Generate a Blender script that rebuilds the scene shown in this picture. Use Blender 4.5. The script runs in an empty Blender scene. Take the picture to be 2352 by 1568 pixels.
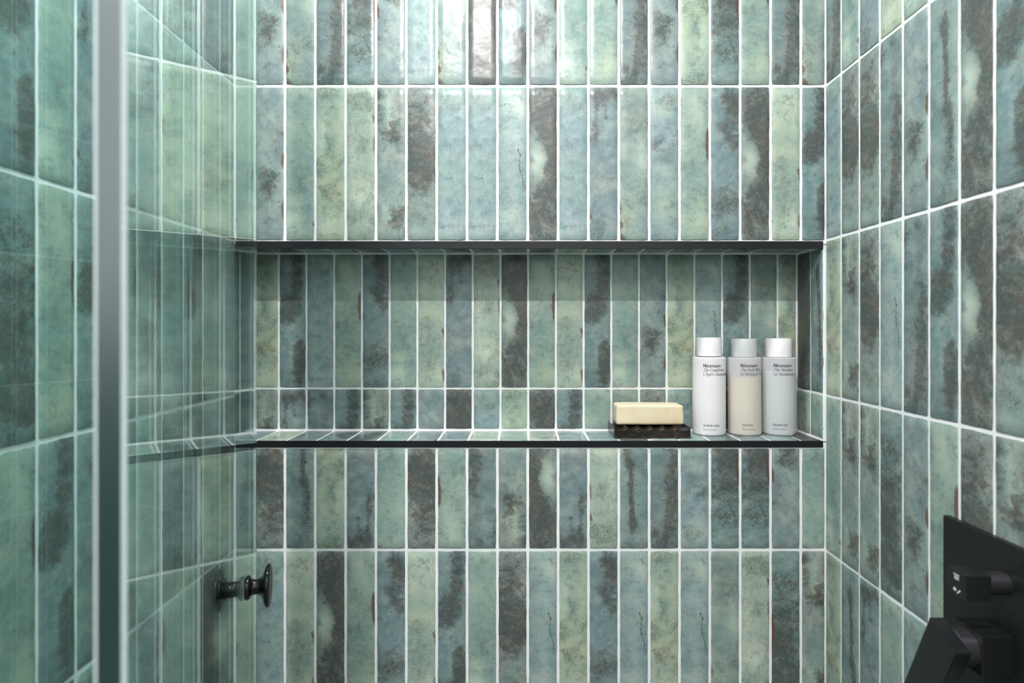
import bpy, bmesh, math, random
from mathutils import Matrix, Vector
import numpy as np

C = bpy.context.scene.collection
scene = bpy.context.scene
PI = math.pi

# ------------------------------------------------------------------ camera, world, lights, exposure
CAMZ, CAMD = 1.30, 0.969            # camera height, distance from the back wall face (wall at y = 0)
def P(x, d, z):                      # x right, d = distance in front of the camera plane, z relative to the camera
    return Vector((x, d - CAMD, z + CAMZ))

cam_d = bpy.data.cameras.new('camera')
cam = bpy.data.objects.new('camera', cam_d); C.objects.link(cam)
cam.location = P(0, 0, 0); cam.rotation_euler = (PI/2, 0, 0)
cam_d.sensor_width = 36.0
cam_d.lens = 1349.0 / 2352.0 * 36.0
cam_d.shift_x = -29.0 / 2352.0
cam_d.shift_y = -32.0 / 2352.0
cam_d.clip_start = 0.02
cam_d.dof.use_dof = True
cam_d.dof.focus_distance = 0.99
cam_d.dof.aperture_fstop = 4.6
scene.camera = cam

w = bpy.data.worlds.new('world'); scene.world = w; w.use_nodes = True
w.node_tree.nodes['Background'].inputs[0].default_value = (0.97, 0.965, 1.0, 1)
w.node_tree.nodes['Background'].inputs[1].default_value = 1.15

def area_light(name, loc, size, power, color, rot=(0, 0, 0), shape='DISK'):
    l = bpy.data.lights.new(name, 'AREA'); l.shape = shape; l.size = size; l.energy = power; l.color = color
    o = bpy.data.objects.new(name, l); C.objects.link(o); o.location = loc; o.rotation_euler = rot
    return o
area_light('front_downlight', (-0.15, -1.09, 2.385), 0.05, 12.0, (1.0, 0.97, 0.95))
area_light('rear_downlight', (-0.12, -0.31, 2.385), 0.07, 5.5, (0.97, 0.96, 1.0))
area_light('bathroom_ceiling_light', (0.1, -1.75, 2.38), 0.9, 8.0, (1.0, 0.98, 0.97))  # large soft fill, added out of view behind the camera

scene.view_settings.view_transform = 'Standard'
scene.view_settings.look = 'None'
scene.view_settings.gamma = 1.0
scene.view_settings.use_curve_mapping = False
scene.view_settings.exposure = 0.80
scene.cycles.max_bounces = 7
scene.cycles.transparent_max_bounces = 14
scene.cycles.glossy_bounces = 4
scene.cycles.use_denoising = True
scene.cycles.use_adaptive_sampling = True
scene.cycles.adaptive_threshold = 0.02

# ------------------------------------------------------------------ material helpers
def lin(c):
    return tuple(((v/255)/12.92 if v/255 <= .04045 else ((v/255+.055)/1.055)**2.4) for v in c)

class NT:
    def __init__(s, name):
        s.m = bpy.data.materials.new(name); s.m.use_nodes = True
        s.t = s.m.node_tree; s.n = s.t.nodes; s.n.clear()
        s.out = s.n.new('ShaderNodeOutputMaterial')
    def node(s, typ, **kw):
        n = s.n.new(typ)
        for k, v in kw.items(): setattr(n, k, v)
        return n
    def link(s, a, b): s.t.links.new(a, b)
    def set(s, sock, v):
        if hasattr(v, 'is_output') or isinstance(v, bpy.types.NodeSocket): s.link(v, sock)
        else: sock.default_value = v
    def math(s, op, a, b=0.0, c=None, clamp=False):
        n = s.node('ShaderNodeMath', operation=op, use_clamp=clamp)
        s.set(n.inputs[0], a); s.set(n.inputs[1], b)
        if c is not None: s.set(n.inputs[2], c)
        return n.outputs[0]
    def mix(s, f, a, b, mode='MIX'):
        n = s.node('ShaderNodeMix', data_type='RGBA', blend_type=mode)
        s.set(n.inputs[0], f)
        s.set(n.inputs[6], a if not isinstance(a, tuple) else (*a[:3], 1))
        s.set(n.inputs[7], b if not isinstance(b, tuple) else (*b[:3], 1))
        return n.outputs[2]
    def ss(s, x, lo, hi):
        n = s.node('ShaderNodeMapRange', interpolation_type='SMOOTHSTEP')
        s.set(n.inputs[0], x); s.set(n.inputs[1], lo); s.set(n.inputs[2], hi)
        return n.outputs[0]
    def noise(s, vec, scale, detail=2.0, rough=.5, dist=0.0):
        n = s.node('ShaderNodeTexNoise')
        s.link(vec, n.inputs['Vector']); n.inputs['Scale'].default_value = scale
        n.inputs['Detail'].default_value = detail; n.inputs['Roughness'].default_value = rough
        n.inputs['Distortion'].default_value = dist
        return n.outputs[0]
    def vmath(s, op, a, b):
        n = s.node('ShaderNodeVectorMath', operation=op); s.set(n.inputs[0], a); s.set(n.inputs[1], b)
        return n.outputs[0]
    def principled(s, col, rough=.5, metal=0.0, normal=None, spec=.5, **kw):
        p = s.node('ShaderNodeBsdfPrincipled')
        s.set(p.inputs['Base Color'], col if not isinstance(col, tuple) else (*col[:3], 1))
        s.set(p.inputs['Roughness'], rough); s.set(p.inputs['Metallic'], metal)
        s.set(p.inputs['Specular IOR Level'], spec)
        for k, v in kw.items(): s.set(p.inputs[k], v)
        if normal is not None: s.link(normal, p.inputs['Normal'])
        return p.outputs[0]
    def bump(s, h, strength, dist, normal=None):
        b = s.node('ShaderNodeBump'); b.inputs['Strength'].default_value = strength
        b.inputs['Distance'].default_value = dist; s.link(h, b.inputs['Height'])
        if normal is not None: s.link(normal, b.inputs['Normal'])
        return b.outputs[0]
    def finish(s, sh): s.link(sh, s.out.inputs[0]); return s.m
    def objco(s): return s.node('ShaderNodeTexCoord').outputs['Object']

def simple(name, col, rough=.5, metal=0.0, nscale=0, namp=0.0, bump=0.0, **kw):
    t = NT(name); co = t.objco(); c = lin(col)
    base = c; nrm = None
    if nscale:
        n = t.noise(co, nscale, 4, .6)
        f = t.ss(n, .3, .7)
        base = t.mix(f, tuple(max(0, v*(1-namp)) for v in c), tuple(min(1, v*(1+namp)) for v in c))
        if bump: nrm = t.bump(n, .6, bump)
    return t.finish(t.principled(base, rough, metal, nrm, **kw))

# ---- glazed tile: colour comes from the print stored on each tile, the grain from noise
def tile_material():
    t = NT('glazed_tile')
    def attr(nm):
        a = t.node('ShaderNodeAttribute', attribute_type='GEOMETRY'); a.attribute_name = nm; return a
    co = attr('tuv').outputs['Vector']
    col = attr('print_colour').outputs['Color']
    mk = attr('print_mask'); sp = t.node('ShaderNodeSeparateColor'); t.link(mk.outputs['Color'], sp.inputs[0])
    D, R, K = sp.outputs[0], sp.outputs[1], sp.outputs[2]
    L = attr('crackline').outputs['Fac']
    nb = t.noise(co, 38, 3, .55)                 # soft clouds
    nm_ = t.noise(co, 66, 5, .70, .5)            # blotches
    nf = t.noise(co, 950, 3, .7)                 # grain
    ng = t.noise(co, 1700, 2, .6)
    streak = t.noise(t.vmath('MULTIPLY', co, (1.0, .28, 1.0)), 120, 3, .6)
    # base clouding between bluish and sage versions of the print colour
    c = t.mix(t.ss(nb, .36, .66), t.mix(1.0, col, (.90, .98, .985), 'MULTIPLY'), t.mix(1.0, col, (1.12, 1.09, 1.03), 'MULTIPLY'))
    c = t.mix(t.math('MULTIPLY', t.ss(nm_, .50, .78), .34), c, t.mix(1.0, c, (.55, .59, .60), 'MULTIPLY'))
    c = t.mix(t.math('MULTIPLY', t.ss(streak, .50, .75), .35), c, t.mix(1.0, c, (1.32, 1.27, 1.18), 'MULTIPLY'))
    # fine pepper everywhere, a bit more in darker prints
    nmask = t.noise(co, 17, 2, .5)
    pep = t.ss(t.math('ADD', t.math('ADD', nf, t.math('MULTIPLY', t.math('SUBTRACT', nm_, .5), .30)), t.math('ADD', t.math('MULTIPLY', D, .16), t.math('MULTIPLY', t.math('SUBTRACT', nmask, .5), .42))), .575, .66)
    c = t.mix(t.math('MULTIPLY', pep, .62), c, lin((66, 72, 68)))
    nk = t.noise(t.vmath('ADD', co, (3.1, 1.7, .4)), 48, 5, .74, .3)
    c = t.mix(t.math('MULTIPLY', t.ss(nk, .50, .66), .40), c, lin((84, 102, 100)))
    c = t.mix(t.math('MULTIPLY', t.ss(nk, .49, .36), .22), c, lin((176, 194, 180)))
    nh = t.noise(co, 210, 4, .65)
    c = t.mix(t.math('MULTIPLY', t.ss(nh, .52, .72), .26), c, t.mix(1.0, c, (.62, .66, .66), 'MULTIPLY'))
    fl = t.math('MULTIPLY', t.ss(t.math('ADD', ng, t.math('MULTIPLY', t.math('SUBTRACT', nb, .5), .35)), .60, .68), .38)
    c = t.mix(fl, c, lin((198, 208, 200)))
    # dark stains: ragged, grainy borders
    dsum = t.math('ADD', D, t.math('MULTIPLY', t.math('SUBTRACT', nm_, .5), 1.75))
    dsum = t.math('ADD', dsum, t.math('MULTIPLY', t.math('SUBTRACT', nf, .5), .95))
    dm = t.math('MULTIPLY', t.ss(dsum, .34, .80), t.math('ADD', .62, t.math('MULTIPLY', t.ss(t.noise(co, 130, 4, .72, .8), .38, .58), .52)))
    brown = t.mix(t.ss(nb, .4, .62), lin((64, 70, 68)), lin((78, 71, 66)))
    brown = t.mix(t.math('MULTIPLY', t.ss(ng, .50, .62), .50), brown, lin((126, 132, 126)))
    c = t.mix(t.math('MULTIPLY', dm, .76), c, brown)
    # crackled glaze: dark veins around pale cells
    vor = t.node('ShaderNodeTexVoronoi', feature='DISTANCE_TO_EDGE'); vor.inputs['Scale'].default_value = 520
    wob = t.node('ShaderNodeTexNoise'); wob.inputs['Scale'].default_value = 420; t.link(co, wob.inputs['Vector'])
    t.link(t.vmath('ADD', co, t.vmath('MULTIPLY', wob.outputs['Color'], (.004, .004, .004))), vor.inputs['Vector'])
    km = t.ss(t.math('ADD', K, t.math('MULTIPLY', t.math('SUBTRACT', nm_, .5), .9)), .35, .60)
    vein = t.math('SUBTRACT', 1.0, t.ss(vor.outputs['Distance'], .05, .20))
    cell = t.ss(vor.outputs['Distance'], .25, .45)
    c = t.mix(t.math('MULTIPLY', t.math('MULTIPLY', km, vein), .60), c, lin((70, 72, 66)))
    c = t.mix(t.math('MULTIPLY', t.math('MULTIPLY', km, cell), .40), c, lin((196, 208, 196)))
    # rust bites
    rm = t.ss(t.math('ADD', R, t.math('MULTIPLY', t.math('SUBTRACT', nf, .5), 1.5)), .50, .62)
    c = t.mix(t.math('MULTIPLY', rm, .88), c, t.mix(t.ss(ng, .4, .6), lin((112, 78, 62)), lin((74, 62, 56))))
    # scattered ink spots
    v2 = t.node('ShaderNodeTexVoronoi', feature='F1'); v2.inputs['Scale'].default_value = 95; t.link(co, v2.inputs['Vector'])
    spc = t.node('ShaderNodeSeparateColor'); t.link(v2.outputs['Color'], spc.inputs[0])
    rad = t.math('MULTIPLY', t.ss(spc.outputs[0], .80, 1.0), .12)
    spot = t.math('LESS_THAN', t.math('ADD', v2.outputs['Distance'], t.math('MULTIPLY', nf, .10)), t.math('ADD', rad, .045))
    c = t.mix(t.math('MULTIPLY', t.math('MULTIPLY', spot, t.math('GREATER_THAN', spc.outputs[0], .80)), .72), c, lin((58, 52, 44)))
    # the one print with a meandering hairline crack (L = signed distance to it in metres + 1)
    ld = t.math('ABSOLUTE', t.math('ADD', t.math('SUBTRACT', L, 1.0), t.math('MULTIPLY', t.math('SUBTRACT', t.noise(co, 260, 3, .6), .5), .008)))
    lm = t.math('SUBTRACT', 1.0, t.ss(ld, .0003, .0011))
    lm = t.math('MULTIPLY', lm, t.math('GREATER_THAN', L, .5))
    c = t.mix(t.math('MULTIPLY', lm, .80), c, lin((52, 60, 58)))
    b1 = t.bump(t.noise(co, 34, 2, .5), .9, .0011)
    b2 = t.bump(nf, .22, .00022, b1)
    rough = t.math('ADD', .20, t.math('MULTIPLY', nf, .12))
    return t.finish(t.principled(c, rough, 0.0, b2, spec=.36))

def grout_material():
    t = NT('white_grout'); co = t.objco()
    n = t.noise(co, 900, 3, .6); n2 = t.noise(co, 14, 2)
    c = t.mix(t.ss(n2, .35, .65), lin((244, 244, 244)), lin((238, 238, 242)))
    return t.finish(t.principled(c, .85, 0, t.bump(n, .5, .0004), spec=.2))

def glass_material(name, tint):
    """clear green pane: Fresnel mirror over tinted see-through, both faces"""
    t = NT(name)
    g = t.node('ShaderNodeNewGeometry')
    ior = t.math('ADD', 1.52, t.math('MULTIPLY', g.outputs['Backfacing'], 1/1.52 - 1.52))
    f = t.node('ShaderNodeFresnel'); t.link(ior, f.inputs[0])
    tr = t.node('ShaderNodeBsdfTransparent'); tr.inputs[0].default_value = (*tint, 1)
    gl = t.node('ShaderNodeBsdfGlossy'); gl.inputs['Roughness'].default_value = 0.0
    gl.inputs[0].default_value = (.93, 1.0, .97, 1)
    m = t.node('ShaderNodeMixShader'); t.link(f.outputs[0], m.inputs[0]); t.link(tr.outputs[0], m.inputs[1]); t.link(gl.outputs[0], m.inputs[2])
    return t.finish(m.outputs[0])

def plastic_wall(name, col, see):
    t = NT(name)
    p = t.principled(lin(col), .38, 0, spec=.45)
    tr = t.node('ShaderNodeBsdfTransparent'); tr.inputs[0].default_value = (.96, .97, 1, 1)
    m = t.node('ShaderNodeMixShader'); m.inputs[0].default_value = see
    t.link(p, m.inputs[1]); t.link(tr.outputs[0], m.inputs[2])
    return t.finish(m.outputs[0])

def marble_material():
    t = NT('dark_marble'); co = t.objco()
    n = t.noise(co, 60, 5, .6); c = t.mix(t.ss(n, .35, .7), lin((32, 28, 26)), lin((52, 43, 38)))
    v = t.noise(co, 22, 3, .55, 1.2)
    line = t.math('SUBTRACT', 1.0, t.ss(t.math('ABSOLUTE', t.math('SUBTRACT', v, .5)), .001, .005))
    c = t.mix(t.math('MULTIPLY', line, .6), c, lin((120, 106, 94)))
    v3 = t.noise(co, 130, 2, .5); c = t.mix(t.math('MULTIPLY', t.ss(v3, .70, .74), .6), c, lin((120, 72, 44)))
    return t.finish(t.principled(c, .22, 0, spec=.6))

def soap_material():
    t = NT('cream_soap'); co = t.objco(); n = t.noise(co, 30, 3, .5)
    c = t.mix(t.ss(n, .3, .75), lin((233, 221, 192)), lin((226, 209, 174)))
    nrm = t.bump(t.noise(co, 160, 3, .6), .35, .0006)
    return t.finish(t.principled(c, .42, 0, nrm, spec=.4, **{'Subsurface Weight': .25, 'Subsurface Radius': (.006, .004, .002), 'Subsurface Scale': 1.0}))

M = dict(
    tile=tile_material(), grout=grout_material(),
    glass=glass_material('green_clear_glass', (.94, .985, .98)),
    glass2=glass_material('green_clear_glass_panel', (.92, .985, .975)),
    arris=simple('ground_glass_arris', (214, 222, 222), .55, nscale=300, namp=.05),
    trim=simple('black_metal_trim', (30, 31, 34), .32, .0, nscale=400, namp=.25, spec=.35),
    black=simple('matt_black_metal', (26, 28, 29), .36, .0, nscale=900, namp=.12, spec=.42),
    blackpl=simple('satin_black_plate', (24, 28, 26), .42, .0, nscale=300, namp=.08, spec=.35),
    knob=simple('polished_black_metal', (24, 24, 27), .16, .35, nscale=200, namp=.1, spec=.6),
    stem=simple('gunmetal', (90, 88, 94), .28, .8, nscale=300, namp=.08),
    mark=simple('white_ink', (205, 212, 224), .6, nscale=500, namp=.05),
    ink=simple('black_ink', (24, 24, 26), .6, nscale=500, namp=.1),
    ink2=simple('grey_ink', (62, 62, 64), .6, nscale=500, namp=.1),
    capw=simple('white_cap_plastic', (240, 237, 238), .35, nscale=60, namp=.015),
    capg=simple('pale_grey_green_cap_plastic', (198, 202, 202), .35, nscale=60, namp=.015),
    liq1=simple('white_cream', (250, 249, 247), .5, nscale=40, namp=.02),
    liq2=simple('straw_gel', (204, 184, 116), .5, nscale=25, namp=.04),
    liq3=simple('pale_clear_gel', (160, 178, 172), .5, nscale=25, namp=.03),
    shell=plastic_wall('frosted_bottle_plastic', (252, 249, 250), .30),
    shell2=plastic_wall('frosted_bottle_plastic_thin', (250, 248, 252), .52),
    marble=marble_material(), soap=soap_material(),
    white=simple('white_wall_paint', (226, 226, 224), .7, nscale=6, namp=.02),
    ceiling=simple('ceiling_paint', (232, 232, 232), .8, nscale=6, namp=.02),
    floor=simple('grey_floor_stone', (120, 124, 122), .4, nscale=12, namp=.1),
    wain=simple('dark_green_wainscot', (30, 50, 47), .35, nscale=12, namp=.1),  # for the unseen panel added as a dark reflection
)
# polished edge of the door glass: body colour of thick glass seen end on
def edge_mat():
    t = NT('polished_glass_edge')
    p = t.principled(lin((16, 46, 45)), .5, 0, spec=.2)
    gl = t.node('ShaderNodeBsdfGlossy'); gl.inputs['Roughness'].default_value = .28; gl.inputs[0].default_value = (.86, .94, 1.0, 1)
    m = t.node('ShaderNodeMixShader'); m.inputs[0].default_value = .19
    t.link(p, m.inputs[1]); t.link(gl.outputs[0], m.inputs[2])
    return t.finish(m.outputs[0])
M['edge'] = edge_mat()

# ------------------------------------------------------------------ object helpers
def link_mesh(name, me, parent=None, loc=None):
    o = bpy.data.objects.new(name, me); C.objects.link(o)
    if loc is not None: o.location = loc
    if parent is not None: o.parent = parent
    return o
def from_bm(name, bm, mat, parent=None, loc=None, smooth=False, angle=None):
    me = bpy.data.meshes.new(name); bmesh.ops.recalc_face_normals(bm, faces=bm.faces[:]); bm.to_mesh(me); bm.free()
    for m in (mat if isinstance(mat, (list, tuple)) else [mat]): me.materials.append(m)
    if smooth:
        for p in me.polygons: p.use_smooth = True
        if angle is not None:
            me.set_sharp_from_angle(angle=math.radians(angle))
    return link_mesh(name, me, parent, loc)
def empty(name, loc, rotz=0.0, label=None, cat=None, group=None):
    o = bpy.data.objects.new(name, None); C.objects.link(o); o.location = loc; o.rotation_euler = (0, 0, rotz)
    o.empty_display_size = .02
    if label: o['label'] = label
    if cat: o['category'] = cat
    if group: o['group'] = group
    return o
def structure(o, label=None):
    o['kind'] = 'structure'
    if label: o['label'] = label
    return o
def add_box(bm, lo, hi):
    vs = [bm.verts.new((x, y, z)) for x in (lo[0], hi[0]) for y in (lo[1], hi[1]) for z in (lo[2], hi[2])]
    for f in ((0,1,3,2), (4,6,7,5), (0,4,5,1), (2,3,7,6), (0,2,6,4), (1,5,7,3)): bm.faces.new([vs[i] for i in f])
    return vs
def bevelled_box(lo, hi, r, seg=3):
    bm = bmesh.new(); add_box(bm, lo, hi)
    bmesh.ops.bevel(bm, geom=bm.edges[:], offset=r, segments=seg, affect='EDGES', profile=.5)
    return bm
def lathe(profile, seg=48, axis='Z'):
    bm = bmesh.new(); rings = []
    for r, z in profile:
        if r < 1e-6: rings.append([bm.verts.new((0, 0, z))])
        else: rings.append([bm.verts.new((r*math.cos(2*PI*i/seg), r*math.sin(2*PI*i/seg), z)) for i in range(seg)])
    for a, b in zip(rings, rings[1:]):
        for i in range(seg):
            j = (i+1) % seg
            if len(a) == 1 and len(b) > 1: bm.faces.new((a[0], b[i], b[j]))
            elif len(b) == 1 and len(a) > 1: bm.faces.new((a[i], b[0], a[j]))
            elif len(a) > 1: bm.faces.new((a[i], b[i], b[j], a[j]))
    if axis == 'X': bmesh.ops.transform(bm, matrix=Matrix.Rotation(PI/2, 4, 'Y'), verts=bm.verts[:])
    return bm

# ------------------------------------------------------------------ tile prints
B_, T_, S_, Y_, P_, G_ = (120,148,150), (104,142,139), (140,168,156), (162,180,151), (188,204,184), (120,130,126)
# base; tint blobs (colour,u,v,su,sv,amt); dark blobs (u,v,su,sv,amt); crackle blobs; rust blobs; crack flag     v runs from the top (0) to the bottom (1)
FACES = {
 'notch': (G_, [(T_,.05,.32,.18,.10,.8),(P_,.28,.48,.22,.09,.9),(T_,.2,.66,.3,.05,.4)],
           [(.5,.12,.7,.16,.85),(.75,.32,.38,.16,1.0),(.85,.55,.30,.10,.7),(.5,.82,.7,.20,.85),(.25,.47,.26,.09,-1.3)], [(.6,.04,.5,.05,.5)], [], 0),
 'yellow': (Y_, [(S_,.6,.10,.6,.12,.8),(P_,.15,.30,.22,.10,.7),(T_,.5,.36,.18,.10,.6),((186,168,128),.68,.68,.22,.05,.7),(P_,.3,.9,.5,.10,.5)],
            [(.52,.36,.14,.06,.25)], [(.4,.68,.5,.10,.62),(.4,.84,.4,.04,.5)], [(.85,.24,.10,.015,.5)], 0),
 'sage': (S_, [(T_,.6,.55,.5,.14,.7),(P_,.25,.88,.28,.10,.9),(B_,.85,.85,.2,.12,.7)], [], [], [(1.0,.90,.09,.025,.8),(1.0,.30,.05,.02,.5)], 0),
 'speckle': ((158,176,158), [(P_,.3,.45,.3,.16,.8),(T_,.55,.38,.18,.06,.6),(P_,.5,.72,.36,.08,1.0),(S_,.1,.10,.5,.12,.6)],
             [(.55,.40,.07,.07,.25),(.75,.60,.05,.05,.22)], [(.5,.10,.7,.09,.75),(.7,.94,.3,.04,.4)], [(1.0,.20,.06,.05,.9),(1.0,.38,.06,.08,.8)], 0),
 'grey': ((138,152,146), [(P_,.42,.18,.14,.14,.9),(B_,.4,.58,.4,.10,.6),(S_,.4,.80,.4,.10,.7)],
          [(.05,.14,.16,.10,.6),(.75,.20,.26,.12,.55),(.35,.32,.24,.06,.8),(.8,.38,.2,.08,.4),(.72,.86,.30,.09,.95),(.1,.04,.3,.03,.4)], [], [(.85,.80,.12,.04,.6),(1.0,.95,.06,.03,.7)], 0),
 'brown': ((128,138,134), [(T_,.6,.75,.4,.06,.6),(S_,.5,.92,.6,.08,.7)],
           [(.4,.12,.5,.10,.62),(.35,.38,.6,.14,.95),(.75,.52,.4,.10,.95),(.3,.62,.3,.08,.6),(.8,.74,.3,.05,.4),(.5,.88,.3,.06,.35)], [], [(.0,.12,.10,.05,.55),(.95,.72,.10,.05,.6)], 0),
 'blue': ((126,154,158), [(S_,.6,.05,.6,.08,.6),((150,172,178),.3,.30,.4,.14,.5),(S_,.7,.62,.4,.12,.5),((160,180,186),.4,.90,.5,.10,.6)],
          [(.4,.10,.4,.05,.34)], [(.5,.92,.6,.08,.42)], [(.02,.42,.04,.02,.6)], 0),
 'crack': ((130,156,158), [(P_,.7,.10,.4,.10,.6),(B_,.1,.4,.2,.3,.6),((164,184,184),.6,.30,.3,.16,.6),((170,188,182),.4,.85,.4,.14,.6)],
           [(.74,.06,.10,.02,.75)], [(.6,.03,.5,.03,.3)], [], 1),
 'smoke': ((124,144,150), [(B_,.6,.30,.4,.10,.7),((140,150,150),.4,.62,.5,.10,.6)],
           [(.7,.05,.35,.05,.95),(.2,.06,.3,.04,.5),(.25,.22,.12,.10,.80),(.6,.18,.1,.04,.7),(.1,.34,.16,.06,.55)], [(.3,.92,.35,.08,.95),(.7,.60,.3,.05,.5)], [(.0,.84,.10,.03,.9)], 0),
 'patch': ((136,156,148), [((120,136,130),.4,.10,.6,.16,.7),(P_,.85,.48,.22,.08,.8),(T_,.4,.55,.4,.10,.5),(Y_,.22,.88,.20,.08,.8),(B_,.8,.88,.3,.10,.8)],
           [(.4,.16,.4,.06,.25),(.85,.92,.2,.05,.35)], [(.22,.88,.24,.07,.75)], [(.0,.78,.06,.04,.85),(.0,.90,.09,.05,.95),(.1,.99,.16,.02,.9)], 0),
 'mist': ((128,152,158), [(P_,.5,.10,.5,.08,.6),((140,166,174),.5,.40,.5,.14,.6),(Y_,.55,.75,.35,.14,.7)],
          [(.55,.13,.14,.03,.42),(.3,.38,.28,.07,.62),(.8,.32,.2,.06,.4)], [(.6,.10,.5,.08,.7)], [], 0),
 'rusted': ((140,164,152), [(P_,.5,.14,.4,.10,.4),(T_,.4,.62,.4,.12,.5),(Y_,.65,.86,.34,.10,.9)],
            [(.5,.62,.3,.08,.22)], [], [(1.0,.32,.07,.06,1.0),(1.0,.43,.08,.06,1.0)], 0),
 'cross': ((116,142,148), [(B_,.2,.2,.3,.14,.6),(B_,.4,.50,.5,.06,.8)],
           [(.6,.05,.26,.06,.8),(.85,.14,.22,.07,.8),(.55,.26,.30,.06,.85),(.8,.38,.25,.06,.75),(.4,.80,.5,.10,.5)], [(.5,.74,.7,.10,.95),(.3,.96,.5,.04,.9)], [(.0,.46,.05,.04,.7)], 0),
 'dotted': ((168,184,164), [(P_,.5,.10,.6,.10,.7),(Y_,.3,.36,.5,.10,.7),(T_,.4,.68,.5,.12,.7),(P_,.75,.90,.2,.08,.6)],
            [], [(.6,.08,.6,.08,.5)], [(.35,.27,.06,.013,.8),(.32,.34,.05,.010,.7),(.55,.345,.05,.010,.7),(1.0,.56,.09,.05,.85),(1.0,.88,.08,.06,.9)], 0),
 'column': ((114,142,146), [(B_,.3,.15,.3,.14,.7),(B_,.5,.55,.5,.08,.8)],
            [(.72,.12,.24,.18,1.0),(.30,.36,.36,.07,.9),(.25,.48,.35,.05,.7),(.80,.70,.24,.10,.85),(.75,.88,.22,.10,.9)], [], [(.15,.78,.06,.015,.7)], 0),
 'scorched': ((108,136,136), [(B_,.6,.08,.5,.06,.9)],
              [(.4,.20,.5,.05,.6),(.5,.40,.6,.12,.85),(.3,.60,.4,.06,.4),(.5,.78,.7,.16,1.0)], [(.5,.64,.5,.06,.5)], [(.0,.28,.12,.02,.9),(.0,.55,.14,.06,.9),(.0,.68,.14,.03,.9),(.0,.45,.06,.10,.7)], 0),
 'ring': ((128,144,148), [(B_,.5,.12,.6,.12,.6),(S_,.5,.55,.5,.10,.5),(S_,.7,.75,.4,.10,.5)],
          [(.5,.04,.3,.03,.3),(.85,.34,.28,.08,.62),(.45,.58,.30,.07,.72),(.35,.70,.3,.07,.6),(.35,.95,.3,.05,.6)], [(.3,.14,.6,.10,.45)], [(1.0,.48,.10,.06,.95),(1.0,.80,.07,.08,.9),(.4,.14,.07,.010,.8)], 0),
 'river': ((120,144,144), [(B_,.2,.4,.2,.3,.6),(S_,.9,.6,.2,.2,.4)],
           [(.52,.14,.12,.06,.85),(.58,.28,.09,.10,1.0),(.62,.45,.08,.10,1.0),(.72,.60,.09,.10,.9),(.75,.75,.14,.08,.7),(.5,.92,.4,.06,.5)], [], [], 0),
 'shade': ((116,136,138), [(B_,.3,.3,.3,.2,.7)],
           [(.0,.10,.16,.10,.6),(.85,.42,.30,.14,.62),(.8,.68,.30,.12,.95),(.5,.92,.5,.08,.75),(.4,.06,.4,.04,.4)], [(.4,.25,.5,.12,.4)], [(.02,.12,.06,.05,.7),(.7,.36,.08,.01,.6)], 0),
 'umber': ((104,108,104), [((124,120,122),.5,.3,.5,.3,.5)],
           [(.5,.2,.8,.3,.80),(.5,.7,.8,.3,.85)], [], [(.3,.97,.4,.02,.5)], 0),
}
FKEYS = list(FACES)

def sample_face(fk, u, v):
    base, tints, darks, crks, rusts, crack = FACES[fk]
    col = np.array(lin(base)); 
    def g(u0, v0, su, sv): return math.exp(-.5*(((u-u0)/su)**2 + ((v-v0)/sv)**2) * 1.6)
    for c, u0, v0, su, sv, a in tints:
        k = min(1, a*g(u0, v0, su, sv)); col = col*(1-k) + np.array(lin(c))*k
    d = sum(a*g(u0, v0, su*1.2, sv*1.12) for u0, v0, su, sv, a in darks)
    lum = float(col @ np.array([.25, .65, .10])); col = (lum + (col-lum)*.71)*1.0
    k = sum(a*g(u0, v0, su, sv) for u0, v0, su, sv, a in crks)
    r = sum(a*g(u0, v0, su, sv) for u0, v0, su, sv, a in rusts)
    L = 0.0
    if crack:
        t = (v-.40)/.24
        if -.05 < t < 1.05: L = 1.0 + (u - (.70 + .16*t + .05*math.sin(9*t)))*.046
    return col, (max(0, min(1, d)), max(0, min(1, r)), max(0, min(1, k))), L

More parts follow.
